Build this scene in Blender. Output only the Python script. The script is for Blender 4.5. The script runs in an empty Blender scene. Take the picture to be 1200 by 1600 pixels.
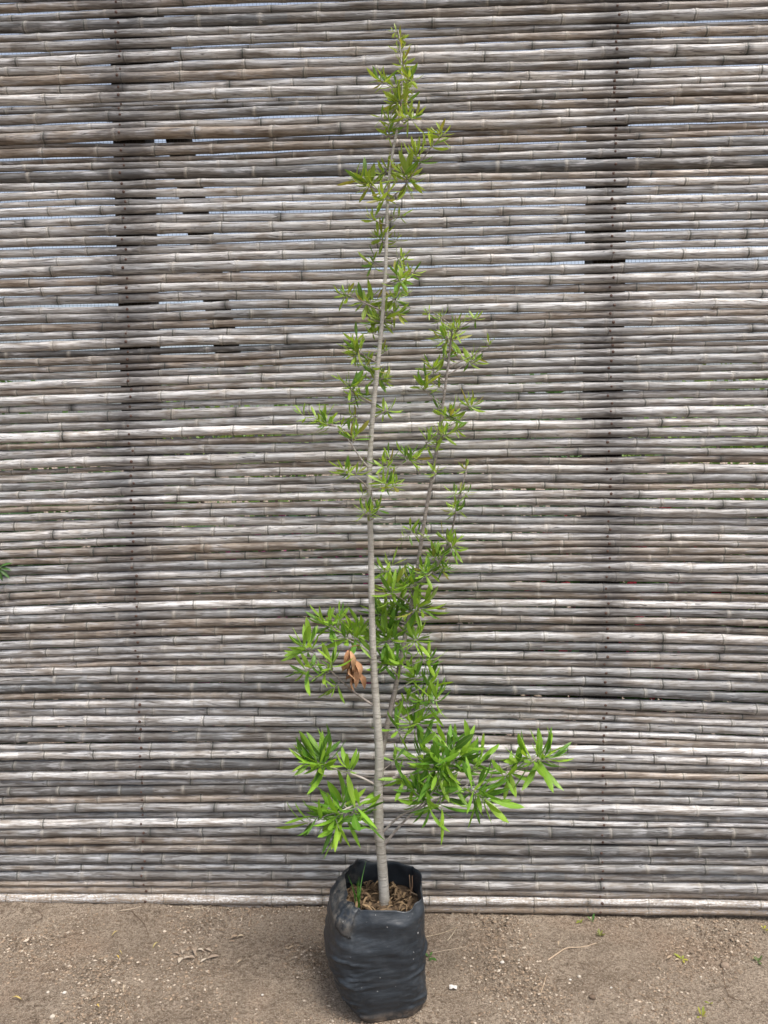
import bpy, math, random
import numpy as np
from mathutils import Vector, Matrix, noise

random.seed(11)
S = bpy.context.scene
COL = S.collection
R = math.radians

# ------------------------------------------------------------------ camera
F = 1209.0                    # focal length in photo pixels (1200 x 1600)
PITCH = math.atan(0.078)      # looking slightly down
ROLL = 0.0055
CAM = Vector((0, 0, 1.5))
fw = Vector((0, math.cos(PITCH), -math.sin(PITCH)))
r0 = Vector((1, 0, 0)); u0 = Vector((0, math.sin(PITCH), math.cos(PITCH)))
rt = r0*math.cos(ROLL) - u0*math.sin(ROLL)
up = u0*math.cos(ROLL) + r0*math.sin(ROLL)
cd = bpy.data.cameras.new('camera'); cam = bpy.data.objects.new('camera', cd); COL.objects.link(cam)
cd.sensor_fit = 'VERTICAL'; cd.sensor_height = 24.0; cd.lens = F/1600*24.0
cd.clip_start = 0.05; cd.clip_end = 500
M3 = Matrix((rt, up, -fw)).transposed()
cam.matrix_world = Matrix.Translation(CAM) @ M3.to_4x4()
S.camera = cam

# ------------------------------------------------------------------ sky, sun, exposure
SUN_EL, SUN_AZ = R(66), R(135)      # azimuth measured clockwise from +Y (the fence side)
w = bpy.data.worlds.new('World'); S.world = w; w.use_nodes = True
nt = w.node_tree; nt.nodes.clear()
sky = nt.nodes.new('ShaderNodeTexSky'); sky.sky_type = 'NISHITA'; sky.sun_disc = False
sky.sun_elevation = SUN_EL; sky.sun_rotation = SUN_AZ
sky.air_density = 1.0; sky.dust_density = 6.0; sky.ozone_density = 1.0; sky.altitude = 50
bg = nt.nodes.new('ShaderNodeBackground'); bg.inputs['Strength'].default_value = 0.15
wo = nt.nodes.new('ShaderNodeOutputWorld')
hs = nt.nodes.new('ShaderNodeHueSaturation'); hs.inputs['Saturation'].default_value = 0.65
nt.links.new(sky.outputs[0], hs.inputs['Color']); nt.links.new(hs.outputs[0], bg.inputs[0]); nt.links.new(bg.outputs[0], wo.inputs[0])
sd = bpy.data.lights.new('sun', 'SUN'); sd.energy = 1.5; sd.angle = R(24); sd.color = (1, 0.96, 0.9)
so = bpy.data.objects.new('sun', sd); COL.objects.link(so)
sdir = Vector((math.sin(SUN_AZ)*math.cos(SUN_EL), math.cos(SUN_AZ)*math.cos(SUN_EL), math.sin(SUN_EL)))
so.rotation_euler = sdir.to_track_quat('Z', 'Y').to_euler(); so.location = (3, -2, 6)
S.view_settings.view_transform = 'Standard'; S.view_settings.look = 'None'
S.view_settings.gamma = 1; S.view_settings.exposure = 0.75
S.view_settings.use_curve_mapping = False
S.render.resolution_x = 768; S.render.resolution_y = 1024
S.render.engine = 'CYCLES'
S.cycles.max_bounces = 5; S.cycles.diffuse_bounces = 3; S.cycles.glossy_bounces = 2; S.cycles.transmission_bounces = 3

# ------------------------------------------------------------------ helpers
def ray(px, py):
    return fw + rt*((px-600)/F) + up*((800-py)/F)
def at(px, py, Y):
    d = ray(px, py); return CAM + d*((Y-CAM.y)/d.y)
FD, FT = 2.42, 0.0415          # fence plane: y = FD - FT*x
def on_fence(px, py):
    d = ray(px, py); t = (FD - CAM.y)/(d.y + FT*d.x); return CAM + d*t
def on_ground(px, py, z=0.0):
    d = ray(px, py); return CAM + d*((z-CAM.z)/d.z)

class MB:
    def __init__(s): s.v = []; s.f = []; s.a = {}
    def add(s, vs, fs, **attr):
        b = len(s.v); s.v += [tuple(v) for v in vs]; s.f += [tuple(i+b for i in f) for f in fs]
        for k, val in attr.items():
            s.a.setdefault(k, [])
            s.a[k] += (val if isinstance(val, list) else [val]*len(vs))
    def tube(s, pts, rad, n=8, cap=True, **attr):
        pts = [Vector(p) for p in pts]; vs = []; fs = []
        ref = Vector((0.3, 0.5, 0.81))
        for i, p in enumerate(pts):
            t = (pts[min(i+1, len(pts)-1)] - pts[max(i-1, 0)]).normalized()
            a = t.cross(ref)
            if a.length < 1e-3: a = t.cross(Vector((1, 0, 0)))
            a.normalize(); b = t.cross(a)
            r = rad[i] if isinstance(rad, (list, tuple)) else rad
            for k in range(n):
                th = 2*math.pi*k/n
                vs.append(p + a*(math.cos(th)*r) + b*(math.sin(th)*r))
        for i in range(len(pts)-1):
            for k in range(n):
                k2 = (k+1) % n
                fs.append((i*n+k, i*n+k2, (i+1)*n+k2, (i+1)*n+k))
        if cap:
            fs.append(tuple(range(n-1, -1, -1))); m = (len(pts)-1)*n; fs.append(tuple(range(m, m+n)))
        s.add(vs, fs, **attr)
    def box(s, c, h):
        vs = [(c[0]+h[0]*x, c[1]+h[1]*y, c[2]+h[2]*z) for x in (-1, 1) for y in (-1, 1) for z in (-1, 1)]
        s.add(vs, [(0,1,3,2),(4,6,7,5),(0,4,5,1),(2,3,7,6),(0,2,6,4),(1,5,7,3)])
    def mesh(s, name, mat, smooth=True):
        me = bpy.data.meshes.new(name); me.from_pydata(s.v, [], s.f)
        for k, vals in s.a.items():
            if isinstance(vals[0], (tuple, list)):
                a = me.attributes.new(k, 'FLOAT_COLOR', 'POINT')
                a.data.foreach_set('color', np.array([(*c[:3], 1) for c in vals], dtype=np.float32).ravel())
            else:
                a = me.attributes.new(k, 'FLOAT', 'POINT'); a.data.foreach_set('value', np.array(vals, dtype=np.float32))
        if mat: me.materials.append(mat)
        if smooth: me.polygons.foreach_set('use_smooth', [True]*len(me.polygons))
        me.update(); return me
    def build(s, name, mat, parent=None, smooth=True, loc=None):
        o = bpy.data.objects.new(name, s.mesh(name, mat, smooth)); COL.objects.link(o)
        if parent: o.parent = parent
        if loc is not None: o.location = loc
        return o
def tag(o, label=None, cat=None, group=None, kind=None):
    if label: o['label'] = label
    if cat: o['category'] = cat
    if group: o['group'] = group
    if kind: o['kind'] = kind
    return o
def empty(name, loc=(0, 0, 0)):
    o = bpy.data.objects.new(name, None); COL.objects.link(o); o.location = loc; o.empty_display_size = 0.05; return o
def smooth_path(pts, sub=4):
    P = [Vector(p) for p in pts]
    if len(P) < 3: 
        return [P[0].lerp(P[-1], i/sub) for i in range(sub+1)]
    Q = [P[0]*2-P[1]] + P + [P[-1]*2-P[-2]]; out = []
    for i in range(1, len(Q)-2):
        for k in range(sub):
            t = k/sub; a, b, c, d = Q[i-1], Q[i], Q[i+1], Q[i+2]
            out.append(0.5*((2*b) + (c-a)*t + (2*a-5*b+4*c-d)*t*t + (3*b-a-3*c+d)*t**3))
    out.append(P[-1]); return out

# ------------------------------------------------------------------ materials
class NT:
    def __init__(s, name):
        s.m = bpy.data.materials.new(name); s.m.use_nodes = True; s.t = s.m.node_tree; s.t.nodes.clear()
        s.out = s.n('OutputMaterial'); s.b = s.n('BsdfPrincipled'); s.l(s.b.outputs[0], s.out.inputs[0])
    def n(s, typ, **kw):
        nd = s.t.nodes.new('ShaderNode'+typ)
        for k, v in kw.items(): setattr(nd, k, v)
        return nd
    def l(s, a, b): s.t.links.new(a, b)
    def set(s, inp, v):
        if hasattr(v, 'is_linked') or isinstance(v, bpy.types.NodeSocket): s.l(v, inp)
        else: inp.default_value = v
    def math(s, op, a, b=0.0, c=None, clamp=False):
        nd = s.n('Math', operation=op, use_clamp=clamp); s.set(nd.inputs[0], a); s.set(nd.inputs[1], b)
        if c is not None: s.set(nd.inputs[2], c)
        return nd.outputs[0]
    def mix(s, fac, a, b, blend='MIX'):
        nd = s.n('Mix', data_type='RGBA', blend_type=blend); s.set(nd.inputs[0], fac); s.set(nd.inputs[6], a); s.set(nd.inputs[7], b); return nd.outputs[2]
    def noise(s, vec, scale, detail=3, rough=0.55, out=0):
        nd = s.n('TexNoise'); s.set(nd.inputs['Vector'], vec); nd.inputs['Scale'].default_value = scale
        nd.inputs['Detail'].default_value = detail; nd.inputs['Roughness'].default_value = rough; return nd.outputs[out]
    def ramp(s, fac, lo, hi, a=0.0, b=1.0):
        nd = s.n('MapRange'); s.set(nd.inputs[0], fac); nd.inputs[1].default_value = lo; nd.inputs[2].default_value = hi
        nd.inputs[3].default_value = a; nd.inputs[4].default_value = b; return nd.outputs[0]
    def attr(s, name, out=2):
        return s.n('Attribute', attribute_name=name).outputs[out]
    def mapping(s, vec, sc, loc=(0, 0, 0)):
        nd = s.n('Mapping'); s.set(nd.inputs[0], vec); nd.inputs['Scale'].default_value = sc; s.set(nd.inputs['Location'], loc); return nd.outputs[0]
    def bump(s, h, strength, dist):
        nd = s.n('Bump'); s.set(nd.inputs['Height'], h); nd.inputs['Strength'].default_value = strength; nd.inputs['Distance'].default_value = dist
        s.l(nd.outputs[0], s.b.inputs['Normal'])

NAIL_X = []       # the two nail columns (fence x), filled below
def bamboo_mat():
    q = NT('weathered_bamboo')
    obj = q.n('TexCoord').outputs['Object']; rnd = q.n('ObjectInfo').outputs['Random']
    off = q.n('CombineXYZ'); q.l(q.math('MULTIPLY', rnd, 37.0), off.inputs[0]); q.l(q.math('MULTIPLY', rnd, 91.0), off.inputs[1]); q.l(q.math('MULTIPLY', rnd, 53.0), off.inputs[2])
    fib = q.noise(q.mapping(obj, (9, 300, 300), off.outputs[0]), 1.0, 2, 0.65)     # fine fibres
    strk = q.noise(q.mapping(obj, (4.5, 150, 150), off.outputs[0]), 1.0, 2, 0.65)   # broad streaks
    patch = q.noise(q.mapping(obj, (10, 42, 42), off.outputs[0]), 1.0, 3, 0.7)      # weather blotches
    speck = q.noise(q.mapping(obj, (130, 260, 260), off.outputs[0]), 1.0, 1, 0.5)
    tint = q.attr('tint', 0)
    c = q.mix(q.ramp(patch, 0.53, 0.63, 0, 0.55), tint, (0.47, 0.475, 0.49, 1))       # silvered skin
    c = q.mix(q.ramp(patch, 0.47, 0.34, 0, 0.8), c, q.mix(1.0, c, (0.58, 0.51, 0.44, 1), 'MULTIPLY'))
    c = q.mix(q.ramp(strk, 0.49, 0.62, 0, 0.85), c, q.mix(1.0, c, (0.48, 0.445, 0.41, 1), 'MULTIPLY'))
    c = q.mix(q.ramp(strk, 0.45, 0.34, 0, 0.6), c, q.mix(1.0, c, (1.28, 1.28, 1.28, 1), 'MULTIPLY'))
    c = q.mix(q.ramp(fib, 0.50, 0.66, 0.0, 0.8), c, q.mix(1.0, c, (0.45, 0.42, 0.40, 1), 'MULTIPLY'))
    # long hairline cracks
    cr = q.noise(q.mapping(obj, (1.4, 120, 120), off.outputs[0]), 1.0, 1, 0.4)
    crk = q.math('SUBTRACT', 1.0, q.ramp(q.math('ABSOLUTE', q.math('SUBTRACT', cr, 0.5)), 0.0, 0.032), clamp=True)
    gate = q.ramp(patch, 0.50, 0.55)
    c = q.mix(q.math('MULTIPLY', q.math('MULTIPLY', crk, gate), 0.8), c, (0.05, 0.042, 0.038, 1))
    # nodes: thin dark line, pale rim, and a soot mark on some of them
    sdn = q.attr('nodepos'); nr = q.attr('noderand')
    wob = q.math('MULTIPLY_ADD', patch, 0.010, -0.005)
    sdw = q.math('ADD', sdn, wob)
    line = q.ramp(q.math('ABSOLUTE', sdw), 0.0014, 0.0034, 1, 0)
    line2 = q.ramp(q.math('ABSOLUTE', q.math('SUBTRACT', sdw, 0.0075)), 0.0004, 0.0016, 0.5, 0)
    pale = q.ramp(q.math('ABSOLUTE', q.math('SUBTRACT', sdw, 0.0045)), 0.002, 0.009, 0.55, 0)
    c = q.mix(pale, c, q.mix(0.5, c, (0.60, 0.55, 0.47, 1)))
    soot = q.math('MULTIPLY', q.ramp(q.math('ABSOLUTE', sdw), 0.004, 0.022, 1, 0), q.ramp(nr, 0.72, 1.0))
    soot = q.math('MULTIPLY', soot, q.ramp(patch, 0.35, 0.6, 0.5, 1))
    c = q.mix(q.math('MULTIPLY', soot, 0.85), c, (0.06, 0.056, 0.055, 1))
    c = q.mix(q.math('MULTIPLY', q.math('MAXIMUM', line, line2), q.ramp(nr, 0, 1, 0.15, 0.95)), c, (0.055, 0.06, 0.052, 1))
    # mould running along the nailed columns
    sep = q.n('SeparateXYZ'); q.l(obj, sep.inputs[0])
    geo = q.n('NewGeometry'); sepw = q.n('SeparateXYZ'); q.l(geo.outputs['Position'], sepw.inputs[0])
    mould = None
    wn = q.noise(geo.outputs['Position'], 3.2, 2, 0.6)
    for nx in NAIL_X:
        dx = q.math('ABSOLUTE', q.math('SUBTRACT', sep.outputs[0], q.math('MULTIPLY_ADD', wn, 0.16, nx-0.08)))
        g = q.ramp(dx, 0.010, 0.125, 1, 0)
        mould = g if mould is None else q.math('MAXIMUM', mould, g)
    mould = q.math('MULTIPLY', mould, q.ramp(sepw.outputs[2], 0.5, 1.1, 0.25, 1.0))
    mould = q.math('MULTIPLY', mould, q.ramp(patch, 0.60, 0.40, 0.4, 1.0))
    c = q.mix(q.math('MULTIPLY', mould, 0.82), c, (0.075, 0.073, 0.075, 1))
    # earth splashed on the lowest poles
    dirt = q.math('MULTIPLY', q.ramp(sepw.outputs[2], 0.02, 0.11, 1, 0), q.ramp(speck, 0.42, 0.6))
    c = q.mix(dirt, c, (0.30, 0.235, 0.175, 1))
    c = q.mix(q.ramp(speck, 0.66, 0.78, 0, 0.5), c, (0.09, 0.08, 0.075, 1))
    q.l(c, q.b.inputs['Base Color'])
    q.set(q.b.inputs['Roughness'], q.ramp(strk, 0.3, 0.7, 0.42, 0.66)); q.b.inputs['Specular IOR Level'].default_value = 0.42
    h = q.math('ADD', q.math('MULTIPLY', fib, 0.5), q.math('MULTIPLY', strk, 0.8)); h = q.math('SUBTRACT', h, q.math('MULTIPLY', q.math('MULTIPLY', crk, gate), 0.8))
    q.bump(h, 0.6, 0.003)
    return q.m

def simple_mat(name, col, rough=0.7, noise_scale=30, var=0.35, spec=0.3, bump=0.0, alt=None):
    q = NT(name); obj = q.n('TexCoord').outputs['Object']
    nz = q.noise(obj, noise_scale, 4, 0.6)
    a = (*col, 1); b = (*(alt if alt else [x*(1-var) for x in col]), 1)
    q.l(q.mix(q.ramp(nz, 0.35, 0.65), a, b), q.b.inputs['Base Color'])
    q.b.inputs['Roughness'].default_value = rough; q.b.inputs['Specular IOR Level'].default_value = spec
    if bump: q.bump(nz, 0.6, bump)
    return q.m

def leaf_mat(name, use_attr, trans=0.35, rough=0.42):
    q = NT(name)
    c = q.attr('tint', 0) if use_attr else q.n('ObjectInfo').outputs['Color']
    obj = q.n('TexCoord').outputs['Object']
    nz = q.noise(obj, 60, 3)
    c = q.mix(q.ramp(nz, 0.3, 0.7, 0, 0.35), c, q.mix(1.0, c, (0.65, 0.72, 0.55, 1), 'MULTIPLY'))
    rib = q.attr('rib')
    c = q.mix(q.ramp(rib, 0.80, 1.0, 0, 0.45), c, q.mix(0.5, c, (0.42, 0.50, 0.16, 1)))
    q.l(c, q.b.inputs['Base Color']); q.b.inputs['Roughness'].default_value = rough; q.b.inputs['Specular IOR Level'].default_value = 0.4
    tr = q.n('BsdfTranslucent'); q.l(q.mix(1.0, c, (1.25, 1.2, 0.6, 1), 'MULTIPLY'), tr.inputs[0])
    ms = q.n('MixShader'); ms.inputs[0].default_value = trans
    q.l(q.b.outputs[0], ms.inputs[1]); q.l(tr.outputs[0], ms.inputs[2]); q.l(ms.outputs[0], q.out.inputs[0])
    return q.m

def bark_mat(name, c1, c2):
    q = NT(name); obj = q.n('TexCoord').outputs['Object']
    a = q.noise(q.mapping(obj, (60, 60, 160)), 1.0, 4, 0.6); b = q.noise(obj, 22, 4, 0.6)
    ring = q.noise(q.mapping(obj, (22, 22, 210)), 1.0, 3, 0.6)
    c = q.mix(q.ramp(b, 0.38, 0.64), (*c1, 1), (*c2, 1))
    c = q.mix(q.ramp(ring, 0.56, 0.68, 0, 0.55), c, (0.12, 0.105, 0.085, 1))
    c = q.mix(q.ramp(a, 0.55, 0.75, 0, 0.5), c, (0.46, 0.45, 0.42, 1))
    q.l(c, q.b.inputs['Base Color']); q.b.inputs['Roughness'].default_value = 0.75; q.b.inputs['Specular IOR Level'].default_value = 0.25
    q.bump(q.math('ADD', ring, a), 0.8, 0.003)
    return q.m

def ground_mat():
    q = NT('sandy_soil'); p = q.n('NewGeometry').outputs['Position']
    big = q.noise(p, 2.3, 3, 0.55); mid = q.noise(p, 9, 5, 0.65); fine = q.noise(p, 120, 4, 0.75); grain = q.noise(p, 330, 2, 0.6)
    c = q.mix(q.ramp(mid, 0.36, 0.64), (0.37, 0.305, 0.235, 1), (0.265, 0.212, 0.16, 1))
    c = q.mix(q.ramp(big, 0.42, 0.62, 0, 0.65), c, (0.44, 0.37, 0.29, 1))
    c = q.mix(q.ramp(q.noise(q.mapping(p, (1, 1, 1), (4.1, 2.7, 0)), 3.1, 3), 0.55, 0.68, 0, 0.55), c, (0.34, 0.25, 0.18, 1))
    crumb = q.noise(p, 46, 4, 0.75)
    zone = q.ramp(q.noise(q.mapping(p, (1, 1, 1), (1.3, 7.7, 0)), 4.2, 3, 0.6), 0.44, 0.60)
    c = q.mix(q.math('MULTIPLY', q.ramp(crumb, 0.48, 0.60, 0, 0.75), zone), c, (0.135, 0.10, 0.072, 1))
    c = q.mix(q.ramp(fine, 0.44, 0.60, 0.0, 0.9), c, q.mix(1.0, c, (0.50, 0.46, 0.43, 1), 'MULTIPLY'))
    c = q.mix(q.ramp(grain, 0.57, 0.66, 0, 0.75), c, (0.50, 0.43, 0.35, 1))
    c = q.mix(q.ramp(grain, 0.42, 0.34, 0, 0.75), c, (0.12, 0.09, 0.068, 1))
    q.l(c, q.b.inputs['Base Color']); q.b.inputs['Roughness'].default_value = 0.95; q.b.inputs['Specular IOR Level'].default_value = 0.1
    q.bump(q.math('ADD', q.math('ADD', fine, q.math('MULTIPLY', crumb, 0.8)), q.math('MULTIPLY', grain, 0.4)), 1.0, 0.012)
    return q.m

def attr_mat(name, rough=0.85, trans=0):
    q = NT(name); c = q.attr('tint', 0)
    nz = q.noise(q.n('TexCoord').outputs['Object'], 220, 3)
    q.l(q.mix(q.ramp(nz, 0.3, 0.7, 0, 0.5), c, q.mix(1.0, c, (0.6, 0.57, 0.53, 1), 'MULTIPLY')), q.b.inputs['Base Color'])
    q.b.inputs['Roughness'].default_value = rough; q.b.inputs['Specular IOR Level'].default_value = 0.2
    return q.m

# ------------------------------------------------------------------ ground
def gz(x, y):
    z = 0.010*noise.noise((x*1.7, y*1.7, 0.3)) + 0.006*noise.noise((x*6, y*6, 4.0))
    f = 1.0 if abs(x) < 2 and 0.8 < y < 3.2 else 0.0
    if f:
        z += 0.0045*noise.noise((x*22, y*22, 8.0)) + 0.0028*noise.noise((x*60, y*60, 2.0))
        cl = noise.noise((x*4.3+9, y*4.3, 1.0))
        if cl > 0.05: z += min(1, (cl-0.05)*4)*0.0065*max(0, noise.noise((x*95, y*95, 6.0))+0.15)*2
    # soil banked against the foot of the fence, more on the left
    fy = FD - FT*x - 0.02
    b = max(0.0, 1 - abs(y-fy)/0.13)
    z += b*b*(0.026 if x < -0.15 else 0.026*max(0.15, 1-(x+0.15)*2.2))*(0.75+0.5*noise.noise((x*5, 3.3, 1.2)))
    # flattened under the bag
    d = math.hypot(x+0.02, y-2.06)
    if d < 0.22: z *= max(0.12, min(1, (d-0.10)/0.12))
    return z
def axis(lo, hi, step, far):
    a = list(np.arange(lo, hi+1e-6, step)); s = step; x = hi; out_hi = []
    while x < far: s *= 1.45; x += s; out_hi.append(x)
    s = step; x = lo; out_lo = []
    while x > -far: s *= 1.45; x -= s; out_lo.append(x)
    return out_lo[::-1] + a + out_hi
M_GROUND = ground_mat()
gx = axis(-1.5, 1.5, 0.0075, 120); gy = axis(1.55, 2.6, 0.0075, 120)
g = MB(); nx, ny = len(gx), len(gy)
g.v = [(x, y, gz(x, y)) for y in gy for x in gx]
g.f = [(j*nx+i, j*nx+i+1, (j+1)*nx+i+1, (j+1)*nx+i) for j in range(ny-1) for i in range(nx-1)]
tag(g.build('ground', M_GROUND), kind='structure')

# ------------------------------------------------------------------ bamboo fence
STRIP = 1600.0; ZS = 1600/180.0
# top and bottom of every pole read along two upright lines of the fence (A: left, B: right)
A = """-40 92;105 200;215 365;380 485;490 620;650 690;700 835;850 975;985 1115;1125 1230;1240 1380;1402 1446;1450 1510;1515 1645
1665 1760;1770 1930;1948 1998;2005 2130;2152 2217;2220 2315;2325 2475;2490 2600;2610 2720;2742 2817;2832 2950;2972 3080;3090 3240
3258 3375;3385 3500;3512 3638;3642 3790;3800 3920;3935 4040;4055 4170;4203 4312;4315 4430;4444 4542;4554 4652;4660 4790
4812 4886;4898 5007;5013 5092;5108 5192;5200 5315;5328 5402;5413 5542;5558 5634;5662 5788;5803 5907;5920 6050;6073 6152;6163 6277;6295 6428
6438 6497;6505 6606;6624 6722;6734 6842;6853 6948;6968 7038;7053 7147;7160 7280;7294 7412;7428 7522;7534 7646;7663 7747;7760 7876;7888 7992
8013 8108;8118 8207;8218 8302;8318 8427;8443 8557;8568 8672;8684 8792;8803 8912;8920 9027;9038 9122;9133 9208;9223 9322;9334 9452;9463 9567;9579 9667
9683 9796;9804 9908;9923 10058;10078 10142;10158 10282;10293 10378;10393 10508;10533 10662;10678 10788;10799 10878;10889 11012;11024 11122;11138 11248
11258 11332;11348 11467;11478 11592;11599 11707;11722 11832;11839 11977;11984 12057;12069 12202;12213 12297;12304 12397;12413 12532;12540 12640"""
B = """-120 18;22 135;145 290;312 376;384 512;538 612;620 780;812 926;938 1066;1083 1166;1174 1236;1244 1346;1354 1460;1473 1586
1596 1716;1730 1826;1834 1911;1919 2046;2054 2172;2184 2356;2369 2461;2469 2571;2588 2696;2714 2806;2823 2946;2959 3071;3084 3186
3204 3332;3353 3447;3464 3594;3633 3777;3793 3916;3934 4027;4043 4151;4164 4291;4304 4391;4404 4511;4524 4631;4644 4737;4744 4801
4812 4906;4914 5046;5059 5141;5159 5266;5294 5391;5413 5511;5529 5621;5634 5776;5799 5901;5924 6041;6064 6181;6199 6291;6309 6411
6424 6546;6554 6681;6689 6761;6779 6886;6909 7011;7029 7146;7164 7256;7269 7371;7384 7471;7484 7556;7569 7656;7674 7761;7774 7901;7924 8051
8074 8182;8208 8302;8314 8407;8424 8527;8544 8631;8659 8742;8754 8886;8899 9006;9029 9131;9149 9246;9264 9381;9399 9526;9544 9666
9703 9842;9854 9911;9924 10016;10034 10136;10159 10236;10244 10336;10344 10441;10459 10576;10594 10691;10704 10786;10804 10916;10939 11031;11049 11146;11159 11286
11304 11391;11394 11461;11474 11616;11639 11716;11734 11881;11894 11986;11999 12106;12119 12221;12239 12366;12379 12461;12474 12566;12584 12696"""
# how pale each pole is (percent), along the same two lines
PALE_A = [30, 30, 19, 42, 42, 30, 54, 42, 28, 54,  54, 54, 19, 30, 54, 28, 20, 28, 20, 42,  19, 42, 54, 54, 54, 54, 42, 42, 54, 54,
          42, 39, 54, 42, 42, 30, 28, 42, 54, 13,  28, 28, 30, 54, 28, 54, 54, 42, 42, 68,  28, 42, 54, 28, 54, 30, 42, 68, 28, 42,
          54, 54, 54, 28, 28, 30, 68, 42, 28, 28,  68, 30, 28, 28, 42, 42, 54, 39, 54, 30,  19, 28, 54, 42, 54, 42, 22, 42, 68, 19,
          54, 42, 19, 39, 42, 30, 68, 30, 28, 27,  30, 42, 30, 39, 39, 68, 39]
PALE_B = [19, 28, 42, 30, 39, 42, 54, 30, 68, 54,  68, 20, 27, 54, 42, 28, 39, 30, 42, 19,  39, 68, 42, 68, 42, 42, 42, 54, 54, 54,
          42, 54, 39, 54, 68, 39, 42, 42, 42, 28,  42, 42, 30, 42, 42, 42, 42, 54, 68, 54,  54, 42, 28, 54, 30, 39, 54, 42, 42, 42,
          42, 68, 28, 28, 28, 54, 42, 42, 28, 68,  30, 28, 20, 54, 30, 54, 28, 42, 42, 19,  42, 39, 68, 42, 68, 28, 68, 68, 30, 39,
          54, 30, 42, 54, 30, 68, 19, 42, 19, 42,  30, 30, 42, 28, 68, 39]
BROWN_A = {9, 16, 17, 18, 19, 32, 37, 41, 42, 45, 51, 54, 59, 64, 65, 69, 70, 73, 74, 78, 82, 94, 99, 100, 104, 105, 107}
BROWN_B = {2, 5, 12, 13, 16, 17, 21, 33, 36, 40, 53, 56, 63, 64, 65, 69, 72, 73, 77, 82, 86, 90, 104, 106}
def tone(pale, brown):
    v = (pale/100)**1.15*1.03
    return (v*1.14, v, v*0.86) if brown else (v, v*0.988, v*0.968)
def rd(t): return [tuple(float(v)/ZS for v in e.split()) for e in t.replace('\n', ';').split(';')]
PA, PB = rd(A), rd(B)
def close(P):
    out = []
    for i, (t, b) in enumerate(P):
        g0 = t-P[i-1][1] if i else 0.5; g1 = P[i+1][0]-b if i+1 < len(P) else 0.5
        cap = 0.35 if t < 420 else 0.75
        out.append((t-min(cap, max(0, g0)/2), b+min(cap, max(0, g1)/2)))
    return out
PA, PB = close(PA), close(PB)
XA, XB = 327.0, 1047.0
fa, fb = on_fence(XA, 700), on_fence(XB, 700)
NAIL_X += [on_fence(206, 700).x, on_fence(951, 700).x]
M_BAMBOO = bamboo_mat()
M_NAIL = simple_mat('rusty_nail', (0.10, 0.055, 0.04), 0.6, 400, 0.5, 0.4)
M_POST = simple_mat('dark_post_timber', (0.06, 0.05, 0.042), 0.85, 40, 0.5, 0.2)
fence = empty('bamboo_fence', (0, FD, 0))
tag(fence, 'grey weathered bamboo pole fence, poles nailed horizontally, behind the sapling', 'fence')
XL, XR = -2.15, 2.15
poles = []      # (xa, za, ra, xb, zb, rb, toneA, toneB)
def pole_end(px, seg):
    t, b = seg; m = (t+b)/2
    p = on_fence(px, m); h = (on_fence(px, t).z - on_fence(px, b).z)/2
    return p.x, p.z, h
for k in range(1, len(PA)):
    if k-1 >= len(PB): break
    xa, za, ra = pole_end(XA, PA[k]); xb, zb, rb = pole_end(XB, PB[k-1])
    poles.append((xa, za, ra, xb, zb, rb, tone(PALE_A[k], k+1 in BROWN_A), tone(PALE_B[k-1], k in BROWN_B), (PA[k][0]+PA[k][1])/2))
zt, zb_ = poles[0][1], poles[0][4]
sl = (zb_-zt)/(fb.x-fa.x)
for i in range(11):                              # rows above the frame
    r = random.uniform(0.010, 0.016); step = random.uniform(0.026, 0.033)
    zt += step; zb_ += step*random.uniform(0.95, 1.05)
    poles.append((fa.x, zt, r, fb.x, zb_, r*random.uniform(0.85, 1.1), tone(random.choice((20, 30, 42, 54)), random.random() < 0.3), tone(random.choice((20, 30, 42, 54)), random.random() < 0.3), -20-14*i))
NS = 12
SLP = [(p[4]-p[1])/(p[3]-p[0]) for p in poles]
SLM = [sum(SLP[max(0, i-4):i+5])/len(SLP[max(0, i-4):i+5]) for i in range(len(SLP))]
nail_mb = MB()
rows = [(0, 0.0044), (-0.0013, 0.0042), (-0.0026, 0.0022)]
vs = [(rr*math.cos(2*math.pi*k/9), yy, rr*math.sin(2*math.pi*k/9)) for yy, rr in rows for k in range(9)] + [(0, -0.003, 0)]
fs = [(i*9+k, i*9+(k+1) % 9, (i+1)*9+(k+1) % 9, (i+1)*9+k) for i in range(2) for k in range(9)] + [(18+k, 18+(k+1) % 9, 27) for k in range(9)]
nail_mb.add(vs, fs)
nail_mesh = nail_mb.mesh('nail', M_NAIL)
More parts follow.
